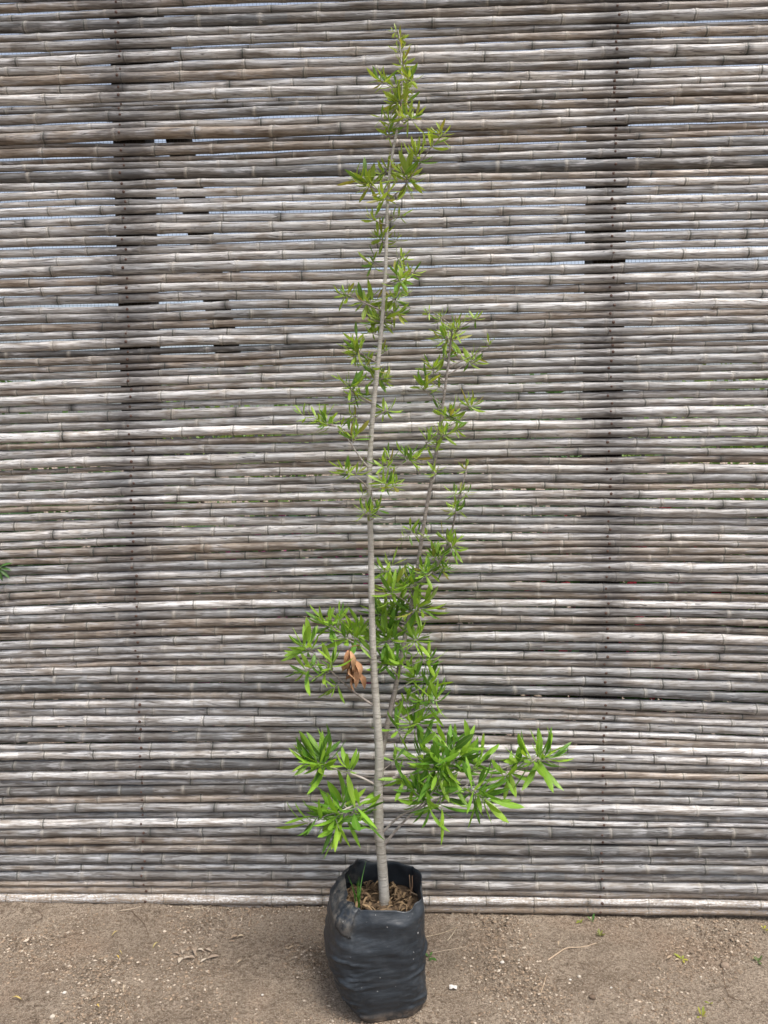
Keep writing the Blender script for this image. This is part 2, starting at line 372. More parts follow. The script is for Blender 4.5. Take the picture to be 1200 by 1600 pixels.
for idx, (xa, za, ra, xb, zb, rb, ta, tb, ypx) in enumerate(poles):
    rng = random.Random(100+idx)
    slope = (zb-za)/(xb-xa); xm = 0.0
    zc = za + slope*(xm-xa)
    curv = 0.0135*max(0.05, 1-abs(ypx-980)/560)      # rows sag slightly to both sides here
    taper = (rb-ra)/(xb-xa)
    wob = [(rng.uniform(0.0005, 0.0013), rng.uniform(2, 12), rng.uniform(0, 6.28)) for _ in range(3)]
    ydep = rng.uniform(-0.004, 0.004)
    def cz(x):
        xi = max(xa, min(xb, x))
        return zc + slope*xi + SLM[idx]*(x-xi) - curv*(x-0.1)**2 + sum(a*math.sin(f*x+p) for a, f, p in wob)
    def cy(x):
        return -FT*x + ydep + 0.8*sum(a*math.sin(f*x*0.8+p+2) for a, f, p in wob)
    ravg = (ra+rb)/2
    sp0 = 0.135 + 3.6*ravg + rng.uniform(-0.02, 0.035)
    nodes = []; x = XL - rng.uniform(0, sp0)
    while x < XR+0.3:
        nodes.append((x, rng.random())); x += sp0*rng.uniform(0.86, 1.14)
    ca, cb = Vector(ta), Vector(tb)
    rings = []    # x, radius factor, nodepos, noderand, tint
    flip = rng.random() < 0.5
    for j, (nxp, nrd) in enumerate(nodes):
        prev = (nodes[j-1][0] if j else nxp-sp0); nxt = (nodes[j+1][0] if j+1 < len(nodes) else nxp+sp0)
        jit = rng.uniform(0.84, 1.12); wrm = rng.uniform(-0.02, 0.02)
        lo = (prev+nxp)/2 + 0.0006; hi = (nxp+nxt)/2 - 0.0006
        prof = [(lo-nxp, 0.98), (-0.030, 0.985), (-0.012, 1.025), (-0.003, 1.10), (0.0, 1.02), (0.0035, 1.115), (0.014, 1.01), (0.032, 0.98), (hi-nxp, 0.98)]
        if flip: prof = [(-d, f) for d, f in prof][::-1]; prof[0] = (lo-nxp, 0.98); prof[-1] = (hi-nxp, 0.98)
        for d, f in prof:
            xx = nxp+d
            if xx < XL or xx > XR: continue
            t = min(1, max(0, (xx-xa)/(xb-xa))); t = t*t*(3-2*t)
            cc = ca.lerp(cb, t)
            # tone changes from one joint to the next
            key = noise.noise((j*3.1+(0.5 if d > 0 else -0.5)*2.2, idx*1.7, 0.2))
            m = 1+0.22*key
            rings.append((xx, f, -d if flip else d, nrd, (cc.x*m+wrm*0.5, cc.y*m, cc.z*m-wrm*0.5)))
    mb = MB(); vs = []; fs = []; an = []; ar = []; at_ = []
    bump_ph = rng.uniform(0, 6.28)
    for (xx, f, d, nrd, tint) in rings:
        r = max(0.0055, ravg + taper*(max(xa, min(xb, xx))-(xa+xb)/2))*f*0.99
        oval = 1+0.03*math.sin(xx*4+bump_ph)
        for k in range(NS):
            th = 2*math.pi*k/NS
            vs.append((xx, cy(xx)+math.cos(th)*r/oval, cz(xx)-zc+math.sin(th)*r*oval)); an.append(d); ar.append(nrd); at_.append(tint)
    nrg = len(rings)
    for i in range(nrg-1):
        for k in range(NS):
            k2 = (k+1) % NS; fs.append((i*NS+k, (i+1)*NS+k, (i+1)*NS+k2, i*NS+k2))
    fs.append(tuple(range(NS))); fs.append(tuple(range((nrg-1)*NS, nrg*NS))[::-1])
    mb.add(vs, fs, nodepos=an, noderand=ar, tint=at_)
    po = mb.build('bamboo_pole', M_BAMBOO, fence, loc=(0, 0, zc))
    for nxp in NAIL_X:
        xx = nxp + rng.uniform(-0.007, 0.007)
        r = max(0.0055, ravg + taper*(xx-(xa+xb)/2))*0.97
        no = bpy.data.objects.new('nail', nail_mesh); COL.objects.link(no); no.parent = po
        no.location = (xx, cy(xx)-r+0.0006, cz(xx)-zc+rng.uniform(-0.25, 0.25)*r*0.6); no.rotation_euler = (rng.uniform(-0.2, 0.2), 0, rng.uniform(-.2, .2))
        s_ = rng.uniform(0.8, 1.15); no.scale = (s_, s_, s_)
for nxp, wd in ((NAIL_X[0]+0.012, 0.05), (NAIL_X[1], 0.05)):
    m = MB(); m.box((nxp, -FT*nxp+0.078, 1.55), (wd, 0.05, 1.75)); m.build('post', M_POST, fence, smooth=False)
m = MB()
b0, b1 = on_fence(232, 40), on_fence(352, 560)
dv = (b0-b1).normalized(); b0 = b0+dv*0.5; b1 = b1-dv*0.1
m.tube([(b0.x, -FT*b0.x+0.075, b0.z), (b1.x, -FT*b1.x+0.075, b1.z)], 0.042, 10); m.build('brace', M_POST, fence)
# fine wire netting stapled behind the poles
m = MB(); M_WIRE = simple_mat('dull_wire', (0.10, 0.10, 0.10), 0.5, 60, 0.3, 0.4)
def strip_v(x, hw):
    y = -FT*x+0.024
    m.add([(x-hw, y, 0.05), (x+hw, y, 0.05), (x+hw, y, 3.15), (x-hw, y, 3.15), (x, y+hw*1.4, 0.05), (x, y+hw*1.4, 3.15)], [(0,1,2,3), (1,4,5,2), (4,0,3,5)])
x = XL
while x < XR:
    strip_v(x+random.uniform(-.0015, .0015), 0.0004); x += 0.0115
z = 1.55
while z < 3.15:
    hw = 0.0004
    m.add([(XL, -FT*XL+0.0225, z-hw), (XR, -FT*XR+0.0225, z-hw), (XR, -FT*XR+0.0225, z+hw), (XL, -FT*XL+0.0225, z+hw), (XL, -FT*XL+0.0238, z), (XR, -FT*XR+0.0238, z)], [(0,1,2,3), (1,0,4,5), (2,5,4,3)]); z += 0.0115
tag(m.build('wire_netting', M_WIRE, fence, smooth=False), kind='stuff')

# ------------------------------------------------------------------ leaves
def leaf_mesh_data(curl, fold, width, twist, nseg=5):
    """lanceolate blade along +X, unit length"""
    vs = []; rib = []; fs = []
    prof = [0.10, 0.55, 0.92, 1.0, 0.66, 0.0]
    xs = [0.0, 0.2, 0.42, 0.62, 0.84, 1.0]
    for i, (x, p) in enumerate(zip(xs, prof)):
        z = curl*x*x; wv = width*p/2
        a = twist*x
        for sgn in ((-1, 0, 1) if i < 5 else (0,)):
            yy = sgn*wv; zz = abs(sgn)*wv*fold
            vs.append((x*(1-abs(curl)*0.18*x), yy*math.cos(a)-zz*math.sin(a)*0, z+zz+yy*math.sin(a))); rib.append(1.0 if sgn == 0 else 0.0)
    for i in range(4):
        b = i*3; fs += [(b, b+1, b+4, b+3), (b+1, b+2, b+5, b+4)]
    fs += [(12, 13, 15), (13, 14, 15)]
    return vs, fs, rib
LV = [leaf_mesh_data(c, f, w_, t) for c, f, w_, t in ((-0.10, 0.35, 0.155, 0.2), (-0.28, 0.30, 0.18, -0.3), (0.06, 0.4, 0.165, 0.35), (-0.42, 0.25, 0.17, 0.1), (-0.18, 0.35, 0.20, -0.15), (0.12, 0.3, 0.14, -0.4))]
M_LEAF = leaf_mat('sapling_leaf', False); M_FOL = leaf_mat('sapling_foliage', True)
LM = []
for vs, fs, rib in LV:
    mm = MB(); mm.add(vs, fs, rib=rib); LM.append(mm.mesh('leaf', M_LEAF))

# ------------------------------------------------------------------ sapling
TY = 2.085
M_BARK = bark_mat('grey_bark', (0.44, 0.42, 0.375), (0.32, 0.30, 0.26))
M_BARK2 = bark_mat('dark_bark', (0.27, 0.24, 0.215), (0.19, 0.165, 0.145))
M_TWIG = bark_mat('pale_twig', (0.40, 0.37, 0.34), (0.30, 0.26, 0.23))
def stem_pts(spec):
    return [(at(px, py, TY+dy), wpx) for px, py, dy, wpx in spec]
main = [(601, 1425, 0, 17), (600, 1395, 0, 16.5), (597, 1350, 0, 15.5), (594, 1315, 0, 15.5), (592, 1300, 0, 16), (591, 1240, 0, 14.5), (593, 1185, 0, 14.5), (589, 1120, 0, 12.5), (584, 1040, 0, 11), (581, 960, 0, 10), (580, 880, 0.01, 9.5),
        (578, 800, 0.01, 9), (577, 745, 0.01, 9), (580, 680, 0.01, 8), (585, 620, 0, 7.6), (592, 555, 0, 7), (597, 500, 0, 6.2), (602, 430, 0, 5.6), (604, 370, 0, 5.2), (605, 325, 0, 5), (609, 270, 0, 4.4), (616, 225, 0, 4), (624, 185, 0, 3.4), (628, 140, 0, 2.8), (627, 95, 0, 2.2), (624, 60, 0, 1.6), (622, 48, 0, 1.2)]
second = [(594, 1190, 0.0, 9), (600, 1160, 0.02, 9), (609, 1115, 0.03, 8.5), (619, 1070, 0.04, 8), (631, 1005, 0.05, 7.5), (646, 930, 0.06, 7), (657, 855, 0.06, 6.2), (667, 790, 0.06, 6), (678, 730, 0.06, 5.6), (687, 670, 0.06, 5), (695, 610, 0.06, 4.2), (702, 555, 0.06, 3.6), (706, 520, 0.06, 2.4), (709, 500, 0.06, 1.6)]
third = [(647, 926, 0.06, 4.4), (675, 893, 0.05, 4), (692, 868, 0.04, 3.6), (704, 838, 0.04, 3.2), (712, 800, 0.03, 2.8), (722, 762, 0.03, 2.2), (730, 728, 0.03, 1.4)]
def px_m(p):            # metres per photo pixel at a point
    return (p-CAM).dot(fw)/F
sap = empty('sapling', at(601, 1412, TY))
tag(sap, 'tall slender young tree with narrow green leaves, planted in the black bag', 'tree')
O0 = sap.location.copy()
def tube_part(name, spec, mat, n=12, sub=5, lump=0.05):
    P = [p for p, _ in stem_pts(spec)]; W = [w_ for *_, w_ in spec]
    path = smooth_path(P, sub); rr = []
    for i, p in enumerate(path):
        t = i/sub; k = min(int(t), len(W)-2) if len(W) > 1 else 0; f = t-k
        rr.append((W[k]*(1-f)+W[k+1]*f)/2*px_m(p)*(1+lump*noise.noise((p.x*30, p.z*26, 1.0))))
    m = MB(); m.tube([p-O0 for p in path], rr, n); m.build(name, mat, sap)
    return path, rr
path_main, rad_main = tube_part('trunk', main, M_BARK, 14)
path_2, rad_2 = tube_part('stem', second, M_BARK2, 10)
path_3, rad_3 = tube_part('stem', third, M_BARK2, 8)
STEMS = {'m': path_main, 's': path_2, 't': path_3}

lrng = random.Random(5)
leaves = []      # (length, matrix, colour, variant, branch)
def leaf_colour(py, tipness):
    h = max(0.0, min(1.0, (1330-py)/1250.0))
    low = Vector((0.225, 0.44, 0.042)); high = Vector((0.30, 0.40, 0.06))
    c = low.lerp(high, min(1, h*1.15))
    k = lrng.random()
    if k < 0.17*(1-0.75*h): c = c.lerp(Vector((0.05, 0.15, 0.022)), 0.75)
    elif k < 0.36*(1-0.6*h): c = c.lerp(Vector((0.075, 0.22, 0.03)), 0.7)
    elif k > 0.86: c = c.lerp(Vector((0.30, 0.45, 0.05)), 0.6)
    if h > 0.30 and lrng.random() < 0.04+0.22*tipness: c = c.lerp(Vector((0.34, 0.25, 0.07)), lrng.uniform(0.3, 0.8))
    return c*lrng.uniform(0.82, 1.15)
def add_leaf(pos, d, L, py, branch, tipness=0.0):
    d = d.normalized()
    side = d.cross(Vector((lrng.uniform(-.5, .5), lrng.uniform(-.5, .5), 1)))
    if side.length < 1e-3: side = Vector((1, 0, 0))
    side.normalize(); nrm = side.cross(d) if False else d.cross(side) * -1
    if nrm.z < 0: nrm = -nrm; side = -side
    roll = lrng.gauss(0, 0.45)
    s2 = side*math.cos(roll)+nrm*math.sin(roll); n2 = d.cross(s2)
    M = Matrix((d, s2, n2)).transposed().to_4x4()
    wv = L*lrng.uniform(0.85, 1.25)
    M = Matrix.Translation(pos) @ M @ Matrix.Diagonal((L, wv, L, 1))
    leaves.append((L, M, leaf_colour(py, tipness), lrng.randrange(len(LV)), branch))
def nearest(path, P):
    return min(range(len(path)), key=lambda i: (path[i]-P).length)
branches = []
def branch(stem, path_px, clusters, wpx=5, depth=0.0, mat=None, start_dy=None):
    """path_px: points from the stem outward; clusters: (px, py, n, Lpx, sx, sy)"""
    m = MB(); bi = len(branches); sp = STEMS[stem]
    i0 = nearest(sp, at(path_px[0][0], path_px[0][1], TY+0.02)); p0 = sp[i0]
    pts = [p0]; n = len(path_px)
    for i, (px, py) in enumerate(path_px[1:], 1):
        pts.append(at(px, py, p0.y+depth*i/(n-1)))
    path = smooth_path(pts, 5); N = len(path)
    sc = px_m(p0)
    m.tube([p-O0 for p in path], [max(0.0008, wpx/2*sc*(1-0.7*i/(N-1))) for i in range(N)], 7)
    for (px, py, cnt, L, sx, sy) in clusters:
        j = nearest(path, at(px, py, path[-1].y)); base = path[max(0, j-1)]
        C = at(px, py, path[j].y); s = px_m(C)
        cnt = round(cnt*(1.4 if py > 1140 else 1.7)); L = L*(1.2 if py > 1140 else 1.24)
        nt_ = max(1, round(cnt/6.5)); left = cnt
        for t in range(nt_):
            off = Vector((lrng.gauss(0, 0.55)*sx*s, lrng.gauss(0, 0.5)*(sx+sy)/2*s*0.9, lrng.gauss(0, 0.55)*sy*s)) if nt_ > 1 else Vector((0, 0, 0))
            tip = C+off
            if tip.y > FD-FT*tip.x-0.05: tip.y = FD-FT*tip.x-0.05
            bs = base.lerp(C, lrng.uniform(0.1, 0.5))
            ax = tip-bs
            if ax.length < 0.012: ax = Vector((lrng.gauss(0, 1), lrng.gauss(0, 0.8), 0.5)).normalized()*0.015; tip = bs+ax
            mid = bs.lerp(tip, 0.5)+Vector((0, 0, -0.1*ax.length))
            tw = smooth_path([bs, mid, tip], 4)
            m.tube([p-O0 for p in tw], [0.0011*(1.3-0.8*i/(len(tw)-1)) for i in range(len(tw))], 5)
            nl = left//(nt_-t); left -= nl
            axn = (tip-mid).normalized(); e1 = axn.cross(Vector((0.2, 0.9, 0.3))).normalized(); e2 = axn.cross(e1)
            ph = lrng.uniform(0, 6.28)
            ln = max(0.012, min(ax.length*0.7, L*s*0.7))
            for q in range(nl):
                f = q/max(1, nl-1)
                pos = tip-axn*ln*(1-f)
                j2 = max(0, min(len(tw)-1, round((1-(1-f)*0.6)*(len(tw)-1))))
                pos = pos.lerp(tw[j2], 0.6)
                a = ph+q*2.4; op = R(88)*(1-f*0.6)+lrng.gauss(0, 0.25)
                d = axn*math.cos(op)+(e1*math.cos(a)+e2*math.sin(a))*math.sin(op)+Vector((0, 0, 0.05))
                d.y *= 0.85
                if pos.y+d.y*L*s > FD-FT*pos.x-0.03: d.y = -abs(d.y)*0.5
                add_leaf(pos, d, L*s*lrng.uniform(0.7, 1.22), py, bi, f)
    o = m.build('branch', mat or M_TWIG, sap); branches.append(o)

def auto(stem, px, py, cnt, L, sx, sy, depth=None, wpx=2.6):
    sp = STEMS[stem]
    dep = lrng.uniform(-0.05, 0.05) if depth is None else depth
    Pc = at(px, py, TY+0.03)
    # joins the stem a little lower than the cluster
    best = min(range(len(sp)), key=lambda i: abs(sp[i].z-(Pc.z-0.45*abs(sp[i].x-Pc.x)-0.006)))
    p0 = sp[best]; d0 = p0-CAM; k = d0.dot(fw)
    qx = 600+F*d0.dot(rt)/k; qy = 800-F*d0.dot(up)/k
    branch(stem, [(qx, qy), ((qx*0.55+px*0.45), (qy*0.5+py*0.5)+1.5), (px, py)], [(px, py, cnt, L, sx, sy)], wpx, dep, M_BARK2 if py < 700 else M_TWIG)

# lower boughs
branch('m', [(590, 1243), (572, 1250), (545, 1262), (520, 1272)], [(543, 1272, 32, 44, 26, 18), (520, 1284, 12, 40, 16, 12), (488, 1276, 9, 38, 10, 14), (568, 1262, 3, 34, 8, 8)], 5, -0.06)
branch('m', [(590, 1226), (562, 1214), (532, 1204), (500, 1192)], [(505, 1190, 24, 42, 18, 13), (478, 1190, 5, 36, 8, 6), (548, 1200, 9, 26, 14, 8)], 4.5, -0.03)
branch('m', [(588, 1106), (562, 1088), (538, 1068), (512, 1044), (486, 1016)], [(480, 1012, 13, 33, 13, 10), (472, 1048, 6, 30, 8, 10), (500, 1058, 6, 24, 9, 8), (527, 1036, 10, 28, 12, 12), (520, 1075, 4, 22, 6, 6)], 4.2, -0.05, M_BARK2)
branch('m', [(583, 1018), (562, 1008), (545, 1000), (522, 978)], [(548, 990, 22, 30, 20, 12), (515, 975, 12, 28, 12, 12), (530, 960, 5, 22, 8, 6), (560, 985, 8, 28, 10, 10)], 4, 0.04)
branch('m', [(600, 1318), (618, 1298), (648, 1268), (680, 1250), (715, 1236), (745, 1215)], [(690, 1248, 14, 40, 18, 13), (752, 1240, 22, 44, 20, 18), (668, 1252, 10, 36, 14, 12)], 4.6, -0.08)
branch('m', [(598, 1300), (624, 1276), (652, 1262), (668, 1248)], [(655, 1238, 12, 34, 16, 12), (690, 1222, 8, 34, 14, 10)], 4.2, -0.05)
branch('m', [(597, 1222), (628, 1210), (664, 1206), (705, 1200), (760, 1206), (800, 1196), (842, 1184)],
       [(690, 1186, 40, 40, 36, 24), (652, 1164, 9, 40, 14, 12), (722, 1160, 14, 38, 18, 14), (745, 1195, 10, 34, 16, 12), (800, 1204, 16, 34, 16, 12), (846, 1180, 26, 38, 18, 14), (640, 1222, 10, 34, 16, 9)], 4.8, -0.04)
auto('m', 615, 1190, 6, 24, 8, 10)
# second stem, lower foliage
for a in (('s', 652, 1128, 18, 32, 14, 9), ('s', 620, 1142, 8, 30, 10, 10), ('s', 668, 1098, 8, 30, 12, 7), ('s', 690, 1092, 6, 28, 8, 8), ('s', 632, 1096, 6, 26, 10, 8), ('s', 655, 1058, 8, 26, 10, 9), ('s', 676, 1066, 10, 28, 12, 8), ('s', 664, 1030, 9, 26, 10, 8),
          ('s', 606, 1000, 26, 31, 18, 18), ('s', 622, 962, 28, 33, 22, 18), ('s', 652, 948, 18, 34, 16, 14), ('s', 612, 925, 18, 27, 12, 22), ('s', 640, 918, 22, 27, 16, 20), ('s', 605, 888, 9, 24, 9, 10), ('s', 656, 890, 10, 22, 10, 12), ('s', 650, 1000, 9, 28, 12, 12),
          ('s', 604, 1036, 12, 27, 14, 12), ('s', 628, 1040, 10, 27, 12, 12), ('s', 598, 960, 10, 30, 8, 12)):
    auto(*a)
for a in (('t', 682, 874, 22, 20, 14, 12), ('t', 705, 850, 18, 20, 14, 9), ('t', 668, 896, 10, 20, 8, 10), ('t', 712, 800, 16, 16, 9, 14), ('t', 716, 772, 6, 15, 8, 6), ('t', 729, 735, 7, 14, 4, 6), ('t', 725, 770, 4, 12, 6, 5), ('s', 642, 832, 12, 16, 10, 8), ('s', 665, 838, 4, 14, 6, 5), ('t', 690, 890, 8, 18, 8, 8)):
    auto(*a)
# second stem, upper foliage
for a in (('s', 682, 742, 7, 16, 10, 6), ('s', 664, 690, 10, 22, 12, 8), ('s', 692, 682, 14, 20, 10, 9), ('s', 700, 652, 14, 21, 12, 9), ('s', 734, 634, 9, 20, 10, 8), ('s', 722, 656, 6, 20, 8, 6), ('s', 660, 608, 13, 23, 12, 9), ('s', 690, 605, 5, 16, 6, 8), ('s', 676, 578, 14, 19, 12, 8),
          ('s', 737, 563, 14, 19, 13, 7), ('s', 768, 541, 4, 12, 6, 3), ('s', 700, 527, 24, 23, 15, 12), ('s', 688, 500, 9, 14, 9, 10), ('s', 670, 484, 6, 12, 6, 8), ('s', 716, 515, 14, 18, 12, 8), ('s', 746, 497, 8, 14, 8, 7), ('s', 692, 560, 6, 16, 8, 6), ('s', 712, 672, 5, 18, 8, 6), ('s', 680, 640, 5, 16, 6, 6)):
    auto(*a)
# main trunk, middle
branch('m', [(578, 752), (592, 748), (612, 736), (640, 718)], [(640, 714, 15, 20, 15, 6), (608, 718, 11, 19, 13, 8)], 3.4, -0.03)
branch('m', [(577, 762), (590, 764), (606, 760)], [(607, 757, 20, 22, 16, 9)], 2.8, -0.04)
branch('m', [(576, 762), (565, 752), (553, 744)], [(542, 737, 14, 20, 11, 5)], 3.0, -0.05)
branch('m', [(576, 738), (562, 714), (542, 684), (524, 664)], [(502, 656, 20, 20, 20, 9), (476, 652, 6, 16, 8, 5), (556, 682, 8, 20, 8, 7), (540, 666, 6, 16, 8, 5)], 3.4, -0.05)
for a in (('m', 575, 802, 14, 20, 14, 9), ('m', 563, 776, 4, 16, 6, 4), ('m', 592, 800, 5, 16, 6, 6)): auto(*a)
# main trunk, upper
for a in (('m', 604, 640, 10, 18, 14, 6), ('m', 556, 650, 8, 16, 12, 6), ('m', 566, 622, 8, 18, 10, 6), ('m', 545, 607, 15, 25, 13, 10), ('m', 590, 590, 22, 18, 14, 12), ('m', 606, 548, 9, 14, 12, 6), ('m', 558, 548, 26, 20, 13, 16), ('m', 576, 572, 10, 18, 10, 8),
          ('m', 600, 500, 24, 22, 16, 10), ('m', 568, 470, 20, 22, 16, 11), ('m', 545, 460, 7, 18, 8, 6), ('m', 620, 466, 18, 20, 10, 12), ('m', 626, 438, 20, 20, 12, 13), ('m', 642, 426, 7, 16, 8, 6), ('m', 622, 402, 9, 15, 7, 10), ('m', 625, 374, 5, 12, 4, 8), ('m', 584, 410, 10, 20, 9, 7), ('m', 596, 374, 18, 22, 9, 11),
          ('m', 588, 345, 6, 16, 7, 6), ('m', 622, 338, 7, 16, 8, 6), ('m', 600, 304, 16, 22, 12, 13), ('m', 578, 290, 16, 24, 14, 10), ('m', 562, 284, 7, 24, 8, 8), ('m', 602, 266, 14, 20, 11, 8), ('m', 530, 455, 4, 12, 6, 3), ('m', 580, 520, 8, 18, 10, 8), ('m', 612, 485, 8, 20, 10, 8)):
    auto(*a)
branch('m', [(606, 322), (634, 288), (656, 256), (674, 230), (690, 212)], [(636, 272, 22, 27, 16, 15), (655, 250, 9, 27, 9, 10), (672, 228, 6, 25, 6, 8), (688, 210, 8, 19, 9, 5)], 2.8, -0.04, M_BARK2)
for a in (('m', 605, 212, 8, 18, 8, 7), ('m', 612, 196, 6, 18, 7, 7), ('m', 642, 186, 12, 20, 8, 9), ('m', 602, 186, 6, 16, 5, 6), ('m', 625, 160, 30, 21, 15, 13), ('m', 600, 130, 10, 19, 10, 6), ('m', 625, 130, 20, 20, 14, 10), ('m', 642, 126, 12, 18, 10, 7),
          ('m', 630, 104, 12, 16, 7, 8), ('m', 626, 82, 6, 14, 6, 6), ('m', 622, 60, 8, 13, 6, 6), ('m', 623, 50, 3, 11, 3, 3)):
    auto(*a)

leaves.sort(key=lambda e: -e[0])
for L, M, c, v, bi in leaves[:300]:
    o = bpy.data.objects.new('leaf', LM[v]); COL.objects.link(o); o.parent = branches[bi]
    o.matrix_local = Matrix.Translation(-O0) @ M
    o.color = (*c, 1)
m = MB()
for L, M, c, v, bi in leaves[300:]:
    vs, fs, rib = LV[v]
    m.add([M @ Vector(p) - O0 for p in vs], fs, rib=rib, tint=tuple(c))
tag(m.build('foliage', M_FOL, sap), kind='stuff')

# a withered brown spray hanging beside the trunk
M_DEAD = attr_mat('withered_leaf', 0.8)
dm = random.Random(3)
hp = at(546, 1014, TY-0.03)
m = MB(); m.tube([p-O0 for p in smooth_path([at(562, 1008, TY), hp, at(553, 1045, TY-0.03), at(556, 1062, TY-0.03)], 4)], 0.0013, 5, tint=(0.22, 0.12, 0.06))
m.build('withered_twig', M_DEAD, sap)
for i in range(26):
    f = i/25; base = at(546+9*f+dm.uniform(-3, 3), 1016+36*f, TY-0.03+dm.uniform(-.01, .01)); L = dm.uniform(20, 34)*px_m(base)
    d = Vector((dm.gauss(0.1, 0.35), dm.gauss(0, 0.3), -1)).normalized(); sd_ = d.cross(Vector((dm.gauss(0, 1), 1, 0))).normalized(); n_ = d.cross(sd_)
    m = MB(); vs = []; wdt = L*0.30
    for k in range(6):
        t = k/5; wv = wdt*math.sin(math.pi*min(1, t*0.9+0.08))*0.5; tw_ = t*dm.uniform(0.8, 1.8)
        s2 = sd_*math.cos(tw_)+n_*math.sin(tw_); c_ = d*(L*t)+n_*(0.25*L*math.sin(t*3)*dm.uniform(0.4, 1))
        for sg in (-1, 0, 1): vs.append(base-O0+c_+s2*(sg*wv)+n_*(abs(sg)*wv*0.7))
    fs = [f_ for k in range(5) for f_ in ((k*3, k*3+1, k*3+4, k*3+3), (k*3+1, k*3+2, k*3+5, k*3+4))]
    c_ = Vector((0.50, 0.30, 0.17)).lerp(Vector((0.30, 0.15, 0.075)), dm.random())
    m.add(vs, fs, tint=tuple(c_)); m.build('withered_leaf', M_DEAD, sap)

# ------------------------------------------------------------------ planting bag
BX, BY = at(587, 1500, 2.0).x, 2.052
def bag_mat():
    q = NT('black_plastic'); obj = q.n('TexCoord').outputs['Object']
    a = q.noise(q.mapping(obj, (14, 14, 75)), 1.0, 5, 0.6); b = q.noise(obj, 9, 4, 0.6); sp = q.noise(obj, 120, 2, 0.5); d = q.noise(obj, 30, 5, 0.7)
    c = q.mix(q.ramp(b, 0.4, 0.68), (0.013, 0.018, 0.024, 1), (0.025, 0.032, 0.040, 1))
    dust = q.ramp(q.math('ADD', q.math('MULTIPLY', d, 0.7), q.math('MULTIPLY', b, 0.3)), 0.52, 0.74, 0, 0.4)
    c = q.mix(dust, c, (0.075, 0.082, 0.09, 1))
    # earth caked on the folded shoulder of the bag
    sep = q.n('SeparateXYZ'); q.l(obj, sep.inputs[0])
    mk = q.math('MULTIPLY', q.ramp(sep.outputs[2], 0.225, 0.262), q.ramp(sep.outputs[0], -0.045, -0.075))
    mk = q.math('MULTIPLY', mk, q.ramp(d, 0.45, 0.62))
    c = q.mix(q.math('MULTIPLY', mk, 0.55), c, (0.20, 0.18, 0.15, 1))
    low = q.math('MULTIPLY', q.ramp(sep.outputs[2], 0.0, 0.03, 1, 0), q.ramp(d, 0.4, 0.6))
    c = q.mix(q.math('MULTIPLY', low, 0.7), c, (0.27, 0.21, 0.155, 1))
    c = q.mix(q.ramp(sp, 0.735, 0.77, 0, 0.75), c, (0.55, 0.55, 0.54, 1))
    q.l(c, q.b.inputs['Base Color']); q.set(q.b.inputs['Roughness'], q.ramp(d, 0.3, 0.7, 0.34, 0.58)); q.b.inputs['Specular IOR Level'].default_value = 0.5
    fine = q.noise(q.mapping(obj, (22, 22, 60)), 1.0, 5, 0.65)
    q.bump(q.math('ADD', a, fine), 0.35, 0.004)
    return q.m
M_BAG = bag_mat()
def interp(tab, t):
    for (a, va), (b, vb) in zip(tab, tab[1:]):
        if t <= b:
            f = (t-a)/(b-a); f = f*f*(3-2*f); return va+(vb-va)*f
    return tab[-1][1]
LEFT = [(0, .072), (.12, .098), (.28, .122), (.5, .138), (.72, .134), (.85, .124), (.94, .104), (1, .082)]
RIGHT = [(0, .119), (.1, .126), (.3, .128), (.6, .131), (.9, .132), (1, .128)]
FRONT = [(0, .121), (.1, .129), (.3, .132), (.6, .13), (.88, .122), (1, .108)]
BACK = [(0, .11), (.3, .126), (.7, .128), (1, .118)]
ROT = R(12)
def bag_pt(th, s, inner=0.0):
    c, sn = math.cos(th), math.sin(th)
    rx = interp(RIGHT if c > 0 else LEFT, s); ry = interp(BACK if sn > 0 else FRONT, s)
    e = 2/(4.2-1.3*min(1, s*1.4))
    x = math.copysign(abs(c)**e, c)*(rx-inner); y = math.copysign(abs(sn)**e, sn)*(ry-inner)
    top = 0.304+0.010*sn+0.006*math.sin(th*3+1)+(0.006 if c < -0.4 else 0)+0.003*math.sin(th*7)
    z = s*top
    k = 1-0.75*s
    xr = x*math.cos(ROT*k)-y*math.sin(ROT*k); yr = x*math.sin(ROT*k)+y*math.cos(ROT*k)
    n = Vector((c, sn, 0))
    g1 = noise.noise((c*2.2+5, sn*2.2, s*5)); g2 = noise.noise((c*2.6, sn*2.6+3, s*19+0.8*c)); g3 = 1-abs(noise.noise((c*4, sn*4, s*30+2.2*math.sin(th*2))))*2.4
    wgt = 1-0.65*max(0, min(1, (s-0.62)/0.3))
    disp = 0.0055*g1+0.0022*g2*wgt+0.0022*max(0, g3)*wgt*(0.4+0.6*max(0, noise.noise((c*2, sn*2, s*3+7))+0.4))
    for cs, ct, ca, cw, cl in CREASES:
        dth = (th-ct+math.pi) % (2*math.pi)-math.pi
        if abs(dth) < cl:
            u = (s-cs-0.05*(dth/cl)**2*(1 if ca > 0 else -1))/cw
            disp += 0.0050*abs(ca)*math.exp(-u*u)*(1-(dth/cl)**2)**2
    # pleats falling from the rim
    disp += 0.003*math.sin(th*11+2*g1)*max(0, (s-0.7)/0.3)
    return Vector((xr, yr, z+0.002*g2))+n*disp
crg = random.Random(4)
CREASES = [(crg.uniform(0.05, 0.62), crg.uniform(math.pi*0.95, math.pi*2.05), crg.choice((-1, 1))*crg.uniform(0.5, 1.1), crg.uniform(0.010, 0.022), crg.uniform(0.3, 0.8)) for _ in range(26)]
bag = empty('planting_bag', (BX, BY, 0.0))
tag(bag, 'black plastic nursery bag holding soil and the young tree, dusty and creased', 'plant bag')
NT_, NH = 168, 84
vs = []; fs = []
